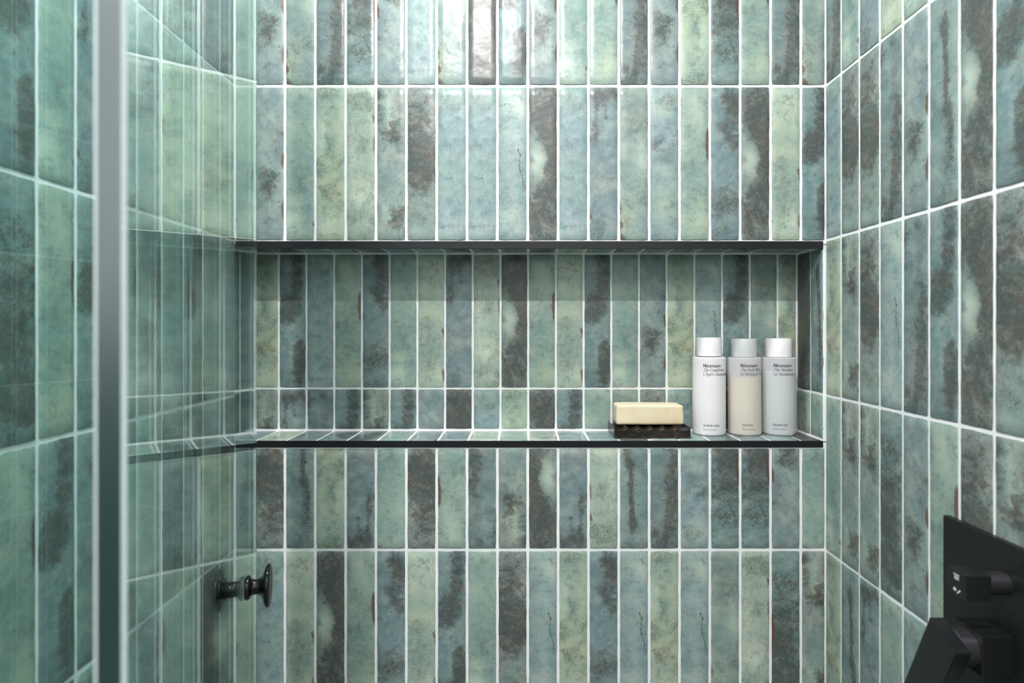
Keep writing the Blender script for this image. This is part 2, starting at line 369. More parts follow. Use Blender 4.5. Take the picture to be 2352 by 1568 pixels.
PW, PH, GAP, PROUD = .0501, .2550, .0046, .0012
FW, FH = PW-GAP, PH-GAP
def tile_geo(fk, w_, h_, u0=0., u1=1., v0=0., v1=1., rot=False, seed=0, nu=5, nv=None, wav=.00032):
    """tile lying in local xy, face towards +z at 0; returns arrays. v runs downwards."""
    rnd = random.Random(seed*7919 + int(w_*1e5) + int(h_*1e5))
    if nv is None: nv = max(4, int(h_/.0125))
    b = .0011
    ph = [rnd.uniform(0, 6.28) for _ in range(12)]
    def wob(t, k): return wav*(math.sin(t*170+ph[k]) + .7*math.sin(t*410+ph[k+4]) + .6*math.sin(t*61+ph[k+8]))*.6
    us = [0] + [b/w_ + (1-2*b/w_)*i/nu for i in range(nu+1)] + [1]
    vs = [0] + [b/h_ + (1-2*b/h_)*i/nv for i in range(nv+1)] + [1]
    V, F, COL, MSK, TUV, LL = [], [], [], [], [], []
    fi = FKEYS.index(fk)
    def put(u, v, z, drop=0.0):
        x = (u-.5)*w_; y = (.5-v)*h_
        x += (1-u)*wob(y, 0) + u*wob(y, 1); y += (1-v)*wob(x, 2) + v*wob(x, 3)
        cu, cv = abs(u-.5)*w_, abs(v-.5)*h_
        ex, ey = max(0, cu-(w_/2-.0022)), max(0, cv-(h_/2-.0022))      # rounded corners
        if ex > 0 and ey > 0:
            r = math.hypot(ex, ey)
            if r > .0022:
                s = .0022/r; x -= math.copysign(ex*(1-s), x); y -= math.copysign(ey*(1-s), y)
        V.append((x, y, z))
        fu = u0+(u1-u0)*u; fv = v0+(v1-v0)*v
        if rot: fu, fv = 1-fu, 1-fv
        c, m, L = sample_face(fk, fu, fv)
        COL.append((*c, 1)); MSK.append((*m, 1)); TUV.append((fu*FW + fi*.37, fv*FH + fi*.61, fi*.83)); LL.append(L)
    nU, nV = len(us), len(vs)
    for j, v in enumerate(vs):
        for i, u in enumerate(us):
            edge = i in (0, nU-1) or j in (0, nV-1)
            put(u, v, -.00055 if edge else 0.0)
    for j in range(nV-1):
        for i in range(nU-1):
            a = j*nU+i; F.append((a, a+nU, a+nU+1, a+1))
    ring = [i for i in range(nU)] + [j*nU+nU-1 for j in range(1, nV)] + [(nV-1)*nU+i for i in range(nU-2, -1, -1)] + [j*nU for j in range(nV-2, 0, -1)]
    k0 = len(V)
    for r in ring:
        x, y, z = V[r]; V.append((x, y, -PROUD-.0006)); COL.append(COL[r]); MSK.append(MSK[r]); TUV.append(TUV[r]); LL.append(LL[r])
    n = len(ring)
    for i in range(n):
        j = (i+1) % n; F.append((ring[i], ring[j], k0+j, k0+i))
    return V, F, COL, MSK, TUV, LL

def mesh_from(name, V, F, COL, MSK, TUV, LL):
    me = bpy.data.meshes.new(name); me.from_pydata(V, [], F)
    for nm, typ, data, ch in (('print_colour', 'FLOAT_COLOR', COL, 'color'), ('print_mask', 'FLOAT_COLOR', MSK, 'color'), ('tuv', 'FLOAT_VECTOR', TUV, 'vector')):
        a = me.attributes.new(nm, typ, 'POINT'); a.data.foreach_set(ch, np.array(data, dtype=np.float32).ravel())
    a = me.attributes.new('crackline', 'FLOAT', 'POINT'); a.data.foreach_set('value', np.array(LL, dtype=np.float32))
    me.materials.append(M['tile'])
    me.polygons.foreach_set('use_smooth', [True]*len(me.polygons)); me.update()
    return me

CACHE = {}
def in_frame(pts, m=40):
    xs, ys = [], []
    for p in pts:
        d = p.y + CAMD
        if d < .05: d = .05
        xs.append(1205 + 1349*p.x/d); ys.append(752 - 1349*(p.z-CAMZ)/d)
    return max(xs) > -m and min(xs) < 2352+m and max(ys) > -m and min(ys) < 1568+m

class TileField:
    """tiles of one wall: those in view are parts of their own, the rest one joined part"""
    def __init__(s, parent): s.parent = parent; s.acc = [[], [], [], [], [], []]; s.n = 0
    def add(s, fk, mat, w_, h_, rot=False, u0=0., u1=1., v0=0., v1=1., seed=0, seen=None):
        pts = [mat @ Vector((sx*w_/2, sy*h_/2, 0)) for sx in (-1, 1) for sy in (-1, 1)]
        vis = in_frame(pts) if seen is None else seen
        if vis:
            key = (fk, round(w_, 4), round(h_, 4), rot, round(u0, 2), round(u1, 2), round(v0, 2), round(v1, 2), seed % 2)
            if key not in CACHE: CACHE[key] = mesh_from('tile', *tile_geo(fk, w_, h_, u0, u1, v0, v1, rot, seed % 2))
            o = bpy.data.objects.new('tile', CACHE[key]); C.objects.link(o)
            jr = random.Random(seed*13+5)
            jit = Matrix.Rotation(jr.uniform(-.0035, .0035), 4, 'X') @ Matrix.Rotation(jr.uniform(-.006, .006), 4, 'Y') if h_ > .02 else Matrix()
            o.parent = s.parent; o.matrix_world = mat @ jit
        else:
            g = tile_geo(fk, w_, h_, u0, u1, v0, v1, rot, seed, nu=1, nv=3)
            k = len(s.acc[0])
            s.acc[0] += [tuple(mat @ Vector(v)) for v in g[0]]
            s.acc[1] += [tuple(i+k for i in f) for f in g[1]]
            for q in (2, 3, 4, 5): s.acc[q] += g[q]
        s.n += 1
    def close(s):
        if s.acc[0]:
            o = link_mesh('tile_field', mesh_from('tile_field', *s.acc), s.parent); o['kind'] = 'stuff'

def frame_mat(origin, right, up):
    r = Vector(right).normalized(); u = Vector(up).normalized(); n = r.cross(u)
    m = Matrix((r, u, n)).transposed().to_4x4(); m.translation = origin
    return m

ROWS = [1.0965, .9085, .6535, .3985, .1437, -.1115, -.3665, -.6215, -.8765, -1.1315, -1.2985]   # grout lines, relative to the camera
rr = random.Random(11)
def rf(): return rr.choice(FKEYS)

# ------------------------------------------------------------------ the setting: shell
NZ0, NZ1 = -.1862, .1345           # niche sill and head (tile faces)
ND = .0925                          # niche depth
TL0, TL1 = .1300, .1423             # upper trim strip
BL0, BL1 = -.1976, -.1868           # lower trim strip
XL, XR = -.4777, .4960
def xleft(d): return XL + .0126*(CAMD - d)

bm = bmesh.new()
g = PROUD
def bx(lo, hi): add_box(bm, (lo[0], lo[1], lo[2]+CAMZ), (hi[0], hi[1], hi[2]+CAMZ))
bx((-.56, g, -1.3), (.58, .16, BL0+.004))                 # below the niche
bx((-.56, g, TL1-.004), (.58, .16, 1.1))                  # above
bx((-.56, ND+g, BL0+.004), (.58, .16, TL1-.004))          # behind the niche
bx((-.56, .004, BL0+.004), (.58, ND+g, NZ0-g))            # sill bed
bx((-.56, .004, NZ1+g), (.58, ND+g, TL1-.004))            # head bed
bx((-.56, g, NZ0-g), (-.490, ND+g, NZ1+g))                # left jamb
bx((.4917+g, g, NZ0-g), (.58, ND+g, NZ1+g))               # right jamb
wall_back = structure(from_bm('wall_back', bm, M['grout']), 'green glazed stacked-tile shower wall with a full-width recessed niche')

bm = bmesh.new()
add_box(bm, (XR+g, -1.25, 0), (XR+.12, .0, 2.4))
wall_right = structure(from_bm('wall_right', bm, M['grout']), 'green glazed tile wall that carries the black valve')
bm = bmesh.new()
a0, a1 = P(xleft(CAMD)-g, CAMD, 0), P(xleft(-.28)-g, -.28, 0)
vs = [bm.verts.new(v) for v in ((a0.x, a0.y, 0), (a1.x, a1.y, 0), (a1.x-.12, a1.y, 0), (a0.x-.0115, a0.y, 0),
                                (a0.x, a0.y, 2.4), (a1.x, a1.y, 2.4), (a1.x-.12, a1.y, 2.4), (a0.x-.0115, a0.y, 2.4))]
for f in ((0,1,2,3), (4,7,6,5), (0,4,5,1), (1,5,6,2), (2,6,7,3), (3,7,4,0)): bm.faces.new([vs[i] for i in f])
wall_left = structure(from_bm('wall_left', bm, M['grout']), 'green glazed tile wall behind the glass')

bm = bmesh.new(); add_box(bm, (-1.6, -2.6, -.1), (1.6, .16, 0)); structure(from_bm('floor', bm, M['floor']))
bm = bmesh.new(); add_box(bm, (-1.2, -2.6, 2.4), (1.2, .16, 2.5)); structure(from_bm('ceiling', bm, M['ceiling']))
bm = bmesh.new(); add_box(bm, (-1.6, -2.7, 1.27), (1.6, -2.6, 2.5)); structure(from_bm('wall_front', bm, M['white']))  # unseen wall, added so the glass edge has something bright to reflect
bm = bmesh.new(); add_box(bm, (-1.6, -2.7, 0), (1.6, -2.595, 1.27)); structure(from_bm('baseboard_front', bm, M['wain']))  # invented dark panel, darkens the lower part of the glass-edge reflection

# ------------------------------------------------------------------ back wall tiles
rowface = {
 2: ['sage'] + 'ring patch shade scorched ring blue patch umber column ring sage rusted shade ring yellow scorched rusted shade patch'.split(),
 3: ['dotted'] + 'ring sage yellow speckle grey brown blue blue crack notch blue smoke patch mist rusted cross notch dotted column'.split(),
 5: ['crack'] + 'brown river yellow smoke sage brown rusted shade grey notch smoke speckle river shade mist scorched scorched ring sage'.split(),
 6: ['yellow'] + 'blue dotted notch rusted cross dotted column sage brown crack yellow cross crack yellow crack patch speckle scorched grey'.split(),
}
rowrot = {2: set([4, 5, 15, 16]), 3: set(), 5: set(range(20)) - {2, 14}, 6: set()}
xg = [-.4458 + PW*i for i in range(19)]          # grout centres
xs = [XL-.001] + xg + [XR+.001]
tf = TileField(wall_back)
R = (1, 0, 0); U = (0, 0, 1)
for ri in range(len(ROWS)-1):
    z1, z0 = ROWS[ri], ROWS[ri+1]
    if ri == 4: z1 = BL0 ; z0 = z0; continue                     # the niche takes this row
    v0, v1 = 0., 1.
    if ri == 3: z0 = TL1 - .0004
    if ri == 5: z1 = BL0 + .0000; v0 = .34
    if ri == 0: v0 = .26
    if ri == 9: v1 = .65
    for ci in range(20):
        xa, xb = xs[ci], xs[ci+1]
        w_ = xb-xa-GAP; h_ = z1-z0-GAP
        if ri == 3: h_ = z1-z0-GAP/2-.0024
        fk = rowface[ri][ci] if ri in rowface else rf()
        rot = ci in rowrot.get(ri, set()) if ri in rowface else rr.random() < .5
        u0 = 0.; u1 = 1.
        if ci == 0: u0 = .4
        if ci == 19: u1 = w_/FW
        zc = (z0+z1)/2
        if ri == 3: zc = z1-GAP/2-h_/2
        tf.add(fk, frame_mat(P((xa+xb)/2, CAMD, zc), R, U), w_, h_, rot, u0, u1, v0, v1, seed=ri*31+ci)

# niche: back, sill, head, jambs
nb = 'yellow column blue rusted cross sage dotted smoke speckle notch rusted dotted column sage ring yellow crack column patch yellow'.split()
nc = 'grey smoke shade column grey column ring umber blue yellow notch column sage patch brown blue cross grey cross shade'.split()
nx = [-.4896] + [-.4445 + PW*i for i in range(19)] + [.4925]
zc_ = -.1100
for ci in range(20):
    xa, xb = nx[ci], nx[ci+1]; w_ = xb-xa-GAP*.85
    u0 = 1-(w_/FW) if ci == 0 else 0.; u1 = w_/FW if ci == 19 else 1.
    u1 = min(1, u1)
    tf.add(nb[ci], frame_mat(P((xa+xb)/2, CAMD+ND, (NZ1+zc_)/2-.0006), R, U), w_, NZ1-zc_-GAP*1.05, False, u0, u1, .0, .97, seed=400+ci, seen=True)
    tf.add(nc[ci], frame_mat(P((xa+xb)/2, CAMD+ND, (zc_+NZ0)/2+.0008), R, U), w_, zc_-NZ0-GAP*1.1, False, u0, u1, .0, .30, seed=440+ci, seen=True)
sl = 'blue yellow smoke cross column sage ring blue dotted sage speckle crack blue brown yellow sage shade smoke ring umber'.split()
hd = 'grey column sage rusted shade blue sage cross grey blue column yellow sage smoke patch river shade cross blue sage'.split()
for ci in range(20):
    xa, xb = nx[ci], nx[ci+1]; w_ = xb-xa-GAP*.85; xm = (xa+xb)/2
    d0, d1 = CAMD+.0030, CAMD+ND-.002
    tf.add(sl[ci], frame_mat(P(xm, (d0+d1)/2, NZ0), R, (0, 1, 0)), w_, d1-d0, False, 0, min(1, w_/FW), .1, .46, seed=480+ci, seen=True)
    tf.add(hd[ci], frame_mat(P(xm, (d0+d1)/2, NZ1), R, (0, -1, 0)), w_, d1-d0, False, 0, min(1, w_/FW), .1, .46, seed=520+ci, seen=True)
for (da, db, f1, f2) in ((CAMD-.0005, 1.0111, 'river', 'sage'), (1.0111, CAMD+ND-.0005, 'umber', 'yellow')):
    dm = (da+db)/2; w_ = db-da-GAP*.8
    tf.add(f1, frame_mat(P(.4917, dm, (NZ1+zc_)/2-.001), (0, -1, 0), U), w_, NZ1-zc_-GAP*1.2, False, 0, w_/FW, 0, .97, seed=560+int(da*10), seen=True)
    tf.add(f2, frame_mat(P(.4917, dm, (zc_+NZ0)/2+.001), (0, -1, 0), U), w_, zc_-NZ0-GAP*1.2, False, 0, w_/FW, 0, .3, seed=565+int(da*10), seen=True)
    tf.add('cross', frame_mat(P(-.490, dm, (NZ1+zc_)/2-.001), (0, 1, 0), U), w_, NZ1-zc_-GAP*1.2, False, 0, w_/FW, 0, .97, seed=570+int(da*10), seen=False)
    tf.add('sage', frame_mat(P(-.490, dm, (zc_+NZ0)/2+.001), (0, 1, 0), U), w_, zc_-NZ0-GAP*1.2, False, 0, w_/FW, 0, .3, seed=575+int(da*10), seen=False)
tf.close()

# ------------------------------------------------------------------ right wall tiles
RW = {
 2: 'shade sage smoke yellow sage blue mist rusted'.split(),
 3: 'blue brown brown shade ring river notch column'.split(),
 4: 'yellow grey brown crack shade column notch brown'.split(),
 5: 'sage grey grey scorched ring rusted brown grey'.split(),
 6: 'yellow river smoke sage blue crack column sage'.split(),
}
tf = TileField(wall_right)
rz = [CAMD] + [.9216 - PW*i for i in range(24)]
for ri in range(len(ROWS)-1):
    z1, z0 = ROWS[ri], ROWS[ri+1]; v0 = .26 if ri == 0 else 0.; v1 = .65 if ri == 9 else 1.
    for ci in range(len(rz)-1):
        da, db = rz[ci+1], rz[ci]; w_ = db-da-GAP
        fk = RW[ri][ci] if ri in RW and ci < 8 else rf()
        u0 = 1-w_/FW if ci == 0 else 0.
        tf.add(fk, frame_mat(P(XR, (da+db)/2, (z0+z1)/2), (0, -1, 0), U), w_, z1-z0-GAP, False, max(0, u0), 1., v0, v1, seed=700+ri*31+ci)
tf.close()

# ------------------------------------------------------------------ left wall tiles
LWF = {  # counted from the back corner
 2: 'shade blue patch sage blue sage column rusted column ring'.split(),
 3: 'sage dotted speckle yellow mist sage smoke sage column cross'.split(),
 4: 'sage patch column sage ring rusted column rusted scorched column'.split(),
 5: 'brown sage grey shade sage blue river column rusted sage'.split(),
 6: 'grey umber sage blue scorched sage blue column yellow sage'.split(),
}
tf = TileField(wall_left)
lz = [CAMD] + [.9207 - PW*i for i in range(24)]
ldir = Vector((-.0126, 1, 0)).normalized()
for ri in range(len(ROWS)-1):
    z1, z0 = ROWS[ri], ROWS[ri+1]; v0 = .26 if ri == 0 else 0.; v1 = .65 if ri == 9 else 1.
    for ci in range(len(lz)-1):
        da, db = lz[ci+1], lz[ci]; w_ = db-da-GAP; dm = (da+db)/2
        fk = LWF[ri][ci] if ri in LWF and ci < 10 else rf()
        tf.add(fk, frame_mat(P(xleft(dm), dm, (z0+z1)/2), ldir, U), w_, z1-z0-GAP, False, 0, min(1, w_/FW), v0, v1, seed=1100+ri*31+ci)
tf.close()

# ------------------------------------------------------------------ black edge trims of the niche
def trim(name, z0, z1, out, inner, label):
    b = bmesh.new()
    add_box(b, (XL+.0008, -.0012, z0+CAMZ), (.4922, .0020, z1+CAMZ))
    add_box(b, (XL+.0008, .0015, inner[0]+CAMZ), (.4922, .0040, inner[1]+CAMZ))
    bmesh.ops.bevel(b, geom=b.edges[:], offset=.0005, segments=2, affect='EDGES')
    o = structure(from_bm(name, b, M['trim']), label)
trim('trim_1', TL0, TL1, 0, (TL0+.001, TL1-.001), 'black metal strip along the top edge of the niche')
trim('trim_2', BL0, BL1, 0, (BL0+.001, BL1-.001), 'black metal strip along the bottom edge of the niche')

# ------------------------------------------------------------------ glass door with its knob, and the fixed side panel
def slab(name, p_far, p_near, t, z0, z1, mats, parent, ch):
    """vertical pane: right face runs through p_far and p_near (x, d); thickness goes to the left. ch = arris size"""
    a = Vector((p_far[0], p_far[1]-CAMD)); b = Vector((p_near[0], p_near[1]-CAMD)); d = (b-a).normalized(); n = Vector((d.y, -d.x))   # to the left of travel
    if n.x > 0: n = -n
    pts = [a+d*ch, b-d*ch, b+n*ch, b+n*(t-ch), b+n*t-d*ch, a+n*t+d*ch, a+n*(t-ch), a+n*ch]
    bm = bmesh.new(); lo = [bm.verts.new((p.x, p.y, z0)) for p in pts]; hi = [bm.verts.new((p.x, p.y, z1)) for p in pts]
    kinds = [0, 1, 2, 1, 0, 3, 3, 3]
    for i in range(8):
        j = (i+1) % 8; f = bm.faces.new((lo[i], lo[j], hi[j], hi[i])); f.material_index = kinds[i]
    f = bm.faces.new(lo[::-1]); f.material_index = 3; f = bm.faces.new(hi); f.material_index = 3
    return from_bm(name, bm, mats, parent), d, n
PFAR, PNEAR = (-.3314, .7270), (-.1856, .2715)
door = empty('glass_door', P(PFAR[0], PFAR[1], -1.3), 0, 'open frameless green-tinted glass shower door with a round black knob', 'glass door')
GT = .0036
o, dd, nn = slab('glass_pane', PFAR, PNEAR, GT, .012, 2.12, [M['glass'], M['glass2'], M['glass2'], M['glass2']], None, .0003)
o.parent = door; o.matrix_parent_inverse = Matrix.Translation(-Vector(door.location))
_fa, _fb = Vector(PFAR), Vector(PNEAR); _fd = (_fa-_fb).normalized()
_s = _fb + _fd*.0045; _e = _fb - _fd*.0002
_off = Vector((-_fd.y, _fd.x)); _off = _off if _off.x > 0 else -_off
o, _, _ = slab('edge_strip', tuple(_s+_off*.0009), tuple(_e+_off*.0009), .0128, .012, 2.12, [M['arris'], M['arris'], M['edge'], M['edge']], None, .0017)
o.parent = door; o.matrix_parent_inverse = Matrix.Translation(-Vector(door.location)); o['label'] = 'thick polished vertical edge of the door glass'
# bottom sweep of the door
bm = bmesh.new()
a = Vector((PFAR[0], PFAR[1]-CAMD)); b = Vector((PNEAR[0], PNEAR[1]-CAMD))
q = [a-nn*.001, b-nn*.001, b+nn*(GT+.001), a+nn*(GT+.001)]
lo = [bm.verts.new((p.x, p.y, .001)) for p in q]; hi = [bm.verts.new((p.x, p.y, .014)) for p in q]
for i in range(4): bm.faces.new((lo[i], lo[(i+1) % 4], hi[(i+1) % 4], hi[i]))
bm.faces.new(lo[::-1]); bm.faces.new(hi)
o = from_bm('door_sweep', bm, M['glass2'], None); o.parent = door; o.matrix_parent_inverse = Matrix.Translation(-Vector(door.location))

kc = P(-.3019, .6350, -.2815) + Vector((nn.x, nn.y, 0))*(GT/2)
prof = [(.0, .0), (.0113, .0), (.0122, .0006), (.0126, .0020), (.0125, .0036), (.0116, .0048), (.0100, .0055), (.0088, .0064), (.0080, .0080), (.0078, .0100),
        (.0080, .0122), (.0087, .0142), (.0104, .0160), (.0134, .0175), (.0170, .0187), (.0199, .0198), (.0217, .0209), (.0226, .0221), (.0227, .0234),
        (.0220, .0246), (.0200, .0254), (.0150, .0261), (.0080, .0265), (.0, .0266)]
for s in (1, -1):
    b = lathe(prof, 56, 'Z')
    dirv = Vector((-nn.x*s, -nn.y*s, 0))
    q = dirv.to_track_quat('Z', 'Y').to_matrix().to_4x4()
    o = from_bm('door_knob', b, M['knob'], None, smooth=True, angle=50)
    o.matrix_world = Matrix.Translation(kc + dirv*(GT/2+.0001)) @ q
    o.parent = door; o.matrix_parent_inverse = Matrix.Translation(-Vector(door.location))
    o['label'] = 'round black mushroom knob on the %s face of the glass' % ('outer' if s == 1 else 'inner')

def p2(d): return -.4578 + .2162*d
panel = empty('glass_panel', P(p2(.5934), .5934, -1.3), 0, 'fixed green-tinted glass panel beside the left tile wall', 'glass panel')
o, _, _ = slab('panel_pane', (p2(.5934), .5934), (p2(.05), .05), .006, .0, 2.12, [M['glass2'], M['glass2'], M['glass2'], M['glass2']], None, .0006)
o.parent = panel; o.matrix_parent_inverse = Matrix.Translation(-Vector(panel.location))

# ------------------------------------------------------------------ lettering: a small high-contrast serif drawn with a flat nib
def arc(cx, cy, rx, ry, a0, a1, n=14):
    return [(cx+rx*math.cos(math.radians(a0+(a1-a0)*i/n)), cy+ry*math.sin(math.radians(a0+(a1-a0)*i/n))) for i in range(n+1)]
# each glyph: (advance, [polylines]); 'h' entries are hairline serifs
X = .66
GL = {
 'N': (.80, [[(.12,0),(.12,1)], [(.12,1),(.66,0)], [(.66,0),(.66,1)]], [(.02,.24,0),(.0,.22,1),(.54,.78,1)]),
 'e': (.54, [arc(.27,.33,.21,.33,0,330), [(.06,.36),(.48,.36)]], []),
 'c': (.50, [arc(.27,.33,.21,.33,40,325)], []),
 's': (.44, [arc(.22,.49,.15,.17,30,250,10)+arc(.22,.17,.16,.17,90,-150,10)], []),
 'a': (.52, [arc(.20,.50,.17,.16,160,0,8)+[(.37,.05),(.46,0)], arc(.20,.18,.15,.18,80,-270+360-360,2)[:0] + arc(.21,.17,.16,.17,60,330,12)], []),
 'i': (.28, [[(.14,0),(.14,X)], [(.14,.86),(.14,.93)]], [(.03,.25,0),(.03,.16,X)]),
 'r': (.42, [[(.14,0),(.14,X)], arc(.30,.40,.16,.25,170,50,6)], [(.03,.27,0),(.03,.16,X)]),
 'T': (.70, [[(.35,0),(.35,1)]], [(.02,.68,1),(.22,.48,0)]),
 'h': (.58, [[(.14,0),(.14,1)], [(.14,.42)]+arc(.29,.45,.15,.20,160,0,8)+[(.44,0)]], [(.03,.25,0),(.03,.16,1),(.34,.55,0)]),
 'C': (.72, [arc(.38,.5,.32,.5,45,315,20)], []),
 'o': (.56, [arc(.28,.33,.22,.33,0,360,20)], []),
 'n': (.58, [[(.14,0),(.14,X)], [(.14,.42)]+arc(.29,.45,.15,.20,160,0,8)+[(.44,0)]], [(.03,.25,0),(.03,.16,X),(.34,.55,0)]),
 'd': (.58, [arc(.25,.33,.19,.33,20,340,18), [(.44,0),(.44,1)]], [(.32,.46,1),(.44,.54,0)]),
 't': (.36, [[(.16,.88),(.16,.12)]+arc(.25,.12,.09,.12,180,300,5)], [(.02,.32,X)]),
 'L': (.60, [[(.14,0),(.14,1)], [(.54,.0),(.54,.2)]], [(.02,.56,0),(.02,.27,1)]),
 "'": (.20, [[(.10,.78),(.10,1)]], []),
 'A': (.74, [[(.10,0),(.36,1)], [(.36,1),(.62,0)]], [(.20,.54,.34),(.0,.20,0),(.50,.74,0)]),
 'p': (.58, [[(.14,-.34),(.14,X)], arc(.31,.33,.19,.33,150,-150,18)], [(.03,.25,-.34),(.03,.16,X)]),
 'S': (.56, [arc(.28,.74,.20,.26,35,255,12)+arc(.28,.25,.21,.25,90,-150,12)], []),
 'm': (.86, [[(.14,0),(.14,X)], [(.14,.42)]+arc(.29,.45,.15,.20,160,0,7)+[(.44,0)], [(.44,.42)]+arc(.59,.45,.15,.20,160,0,7)+[(.74,0)]], [(.03,.25,0),(.34,.54,0),(.64,.85,0)]),
 'B': (.64, [[(.14,0),(.14,1)], [(.14,1),(.30,1)]+arc(.30,.76,.20,.24,90,-90,8)+[(.14,.52)], [(.30,.52)]+arc(.32,.26,.23,.26,90,-90,8)+[(.14,0)]], [(.02,.2,1),(.02,.2,0)]),
 'y': (.54, [[(.08,X),(.27,.05)], [(.46,X),(.20,-.28),(.10,-.34)]], [(.0,.20,X),(.36,.54,X)]),
 'W': (1.02, [[(.08,1),(.30,0)], [(.30,0),(.50,.95)], [(.50,1),(.72,0)], [(.72,0),(.94,1)]], [(.0,.22,1),(.40,.62,1),(.84,1.02,1)]),
 'l': (.28, [[(.14,0),(.14,1)]], [(.03,.25,0),(.03,.16,1)]),
 'G': (.76, [arc(.38,.5,.32,.5,45,320,20), [(.64,.08),(.64,.42)]], [(.50,.76,.42)]),
 'g': (.54, [arc(.25,.42,.16,.22,0,360,16), [(.14,.22),(.16,.08),(.40,.04)]+arc(.26,-.14,.20,.16,60,-250,12)], [(.38,.52,.62)]),
 'E': (.62, [[(.14,0),(.14,1)], [(.52,.8),(.52,1)], [(.54,0),(.54,.2)]], [(.02,.54,1),(.14,.42,.52),(.02,.56,0)]),
 'F': (.58, [[(.14,0),(.14,1)], [(.52,.8),(.52,1)]], [(.02,.54,1),(.14,.42,.52),(.02,.26,0)]),
 'R': (.68, [[(.14,0),(.14,1)], [(.14,1),(.30,1)]+arc(.32,.76,.20,.24,90,-90,8)+[(.14,.52)], [(.34,.52),(.56,.02),(.64,0)]], [(.02,.2,1),(.02,.26,0)]),
 'I': (.30, [[(.15,0),(.15,1)]], [(.03,.27,0),(.03,.27,1)]),
 'M': (.90, [[(.12,0),(.12,1)], [(.12,1),(.43,0)], [(.43,0),(.74,1)], [(.76,0),(.76,1)]], [(.02,.22,0),(.0,.2,1),(.66,.88,0),(.7,.88,1)]),
 'U': (.70, [[(.14,1),(.14,.26)]+arc(.36,.26,.22,.26,180,360,10)+[(.58,1)]], [(.02,.26,1),(.48,.68,1)]),
 'P': (.60, [[(.14,0),(.14,1)], [(.14,1),(.30,1)]+arc(.32,.73,.20,.27,90,-90,8)+[(.14,.46)]], [(.02,.2,1),(.02,.26,0)]),
 'Y': (.66, [[(.08,1),(.33,.45)], [(.58,1),(.33,.45)], [(.33,.45),(.33,0)]], [(.0,.2,1),(.48,.66,1),(.21,.45,0)]),
 '2': (.56, [arc(.28,.74,.20,.24,170,-30,10)+[(.08,.02),(.50,.02)]], []),
 '5': (.56, [[(.46,.98),(.14,.98),(.12,.56)]+arc(.27,.32,.21,.30,120,-150,12)], []),
 '0': (.58, [arc(.29,.5,.22,.48,0,360,20)], []),
 '8': (.56, [arc(.28,.75,.17,.23,0,360,14), arc(.28,.26,.21,.26,0,360,16)], []),
 '4': (.58, [[(.42,0),(.42,1),(.06,.28),(.54,.28)]], []),
 '.': (.24, [[(.12,.0),(.12,.08)]], []),
 '/': (.46, [[(.06,-.1),(.40,1.05)]], []),
 'f': (.34, [[(.14,0),(.14,.82)]+arc(.24,.82,.10,.16,180,60,5)], [(.02,.30,.62)]),
 'z': (.48, [[(.06,.62),(.42,.62),(.06,.02),(.44,.02)]], []),
 ' ': (.30, [], []),
}
GL['\u00e9'] = (.54, GL['e'][1] + [[(.24,.76),(.40,.96)]], [])
GL['\u00e8'] = (.54, GL['e'][1] + [[(.30,.76),(.14,.96)]], [])

def text_parts(s, cap, nib, hair, condense=1.0, slant=0.0, track=0.0):
    """list of quads in (x, y) metres, baseline at y = 0, starts at x = 0"""
    quads = []; x = 0.0
    for ch in s:
        adv, strokes, serifs = GL[ch]
        for pl in strokes:
            for (ax, ay), (bx_, by) in zip(pl, pl[1:]):
                ax2, bx2 = ax*condense*cap, bx_*condense*cap; ay2, by2 = ay*cap, by*cap
                hw, hh = nib/2, hair/2
                # flat nib: parallelogram swept sideways plus a hairline sweep upwards
                quads.append([(x+ax2-hw, ay2-hh), (x+ax2+hw, ay2-hh), (x+bx2+hw, by2-hh), (x+bx2-hw, by2-hh)]) if abs(by2-ay2) > 1e-9 else None
                quads.append([(x+ax2-hw*.6, ay2-hh), (x+bx2+hw*.6, by2-hh), (x+bx2+hw*.6, by2+hh), (x+ax2-hw*.6, ay2+hh)]) if abs(bx2-ax2) > 1e-9 else None
        for xa, xb, yy in serifs:
            y0 = yy*cap - (hair if yy > .9 else 0) + (0 if yy > .9 else 0)
            n = max(1, int((xb-xa)/.15))
            for i in range(n):
                u0, u1 = xa+(xb-xa)*i/n, xa+(xb-xa)*(i+1)/n
                quads.append([(x+u0*condense*cap, y0), (x+u1*condense*cap, y0), (x+u1*condense*cap, y0+hair), (x+u0*condense*cap, y0+hair)])
        x += (adv*condense + track)*cap
    quads = [[(px+py*slant, py) for px, py in q] for q in quads if q]
    return quads, x

def wrap_text(name, lines, r, mat, parent):
    """lines: (quads, start angle (rad, 0 = towards the camera, + = right), baseline z); wrapped onto a cylinder of radius r"""
    bm = bmesh.new()
    for quads, a0, z in lines:
        for i, q in enumerate(quads):
            rr_ = r + .00004*(i % 3)*.1
            vs = []
            for px, py in q:
                a = a0 + px/r
                vs.append(bm.verts.new((rr_*math.sin(a), -rr_*math.cos(a), z+py)))
            bm.faces.new(vs)
    me = bpy.data.meshes.new(name); 
    bm.normal_update()
    for f in bm.faces:
        c = f.calc_center_median()
        if f.normal.x*c.x + f.normal.y*c.y < 0: f.normal_flip()
    # give the print a hair of thickness
    bm.to_mesh(me); bm.free(); me.materials.append(mat)
    return link_mesh(name, me, parent)

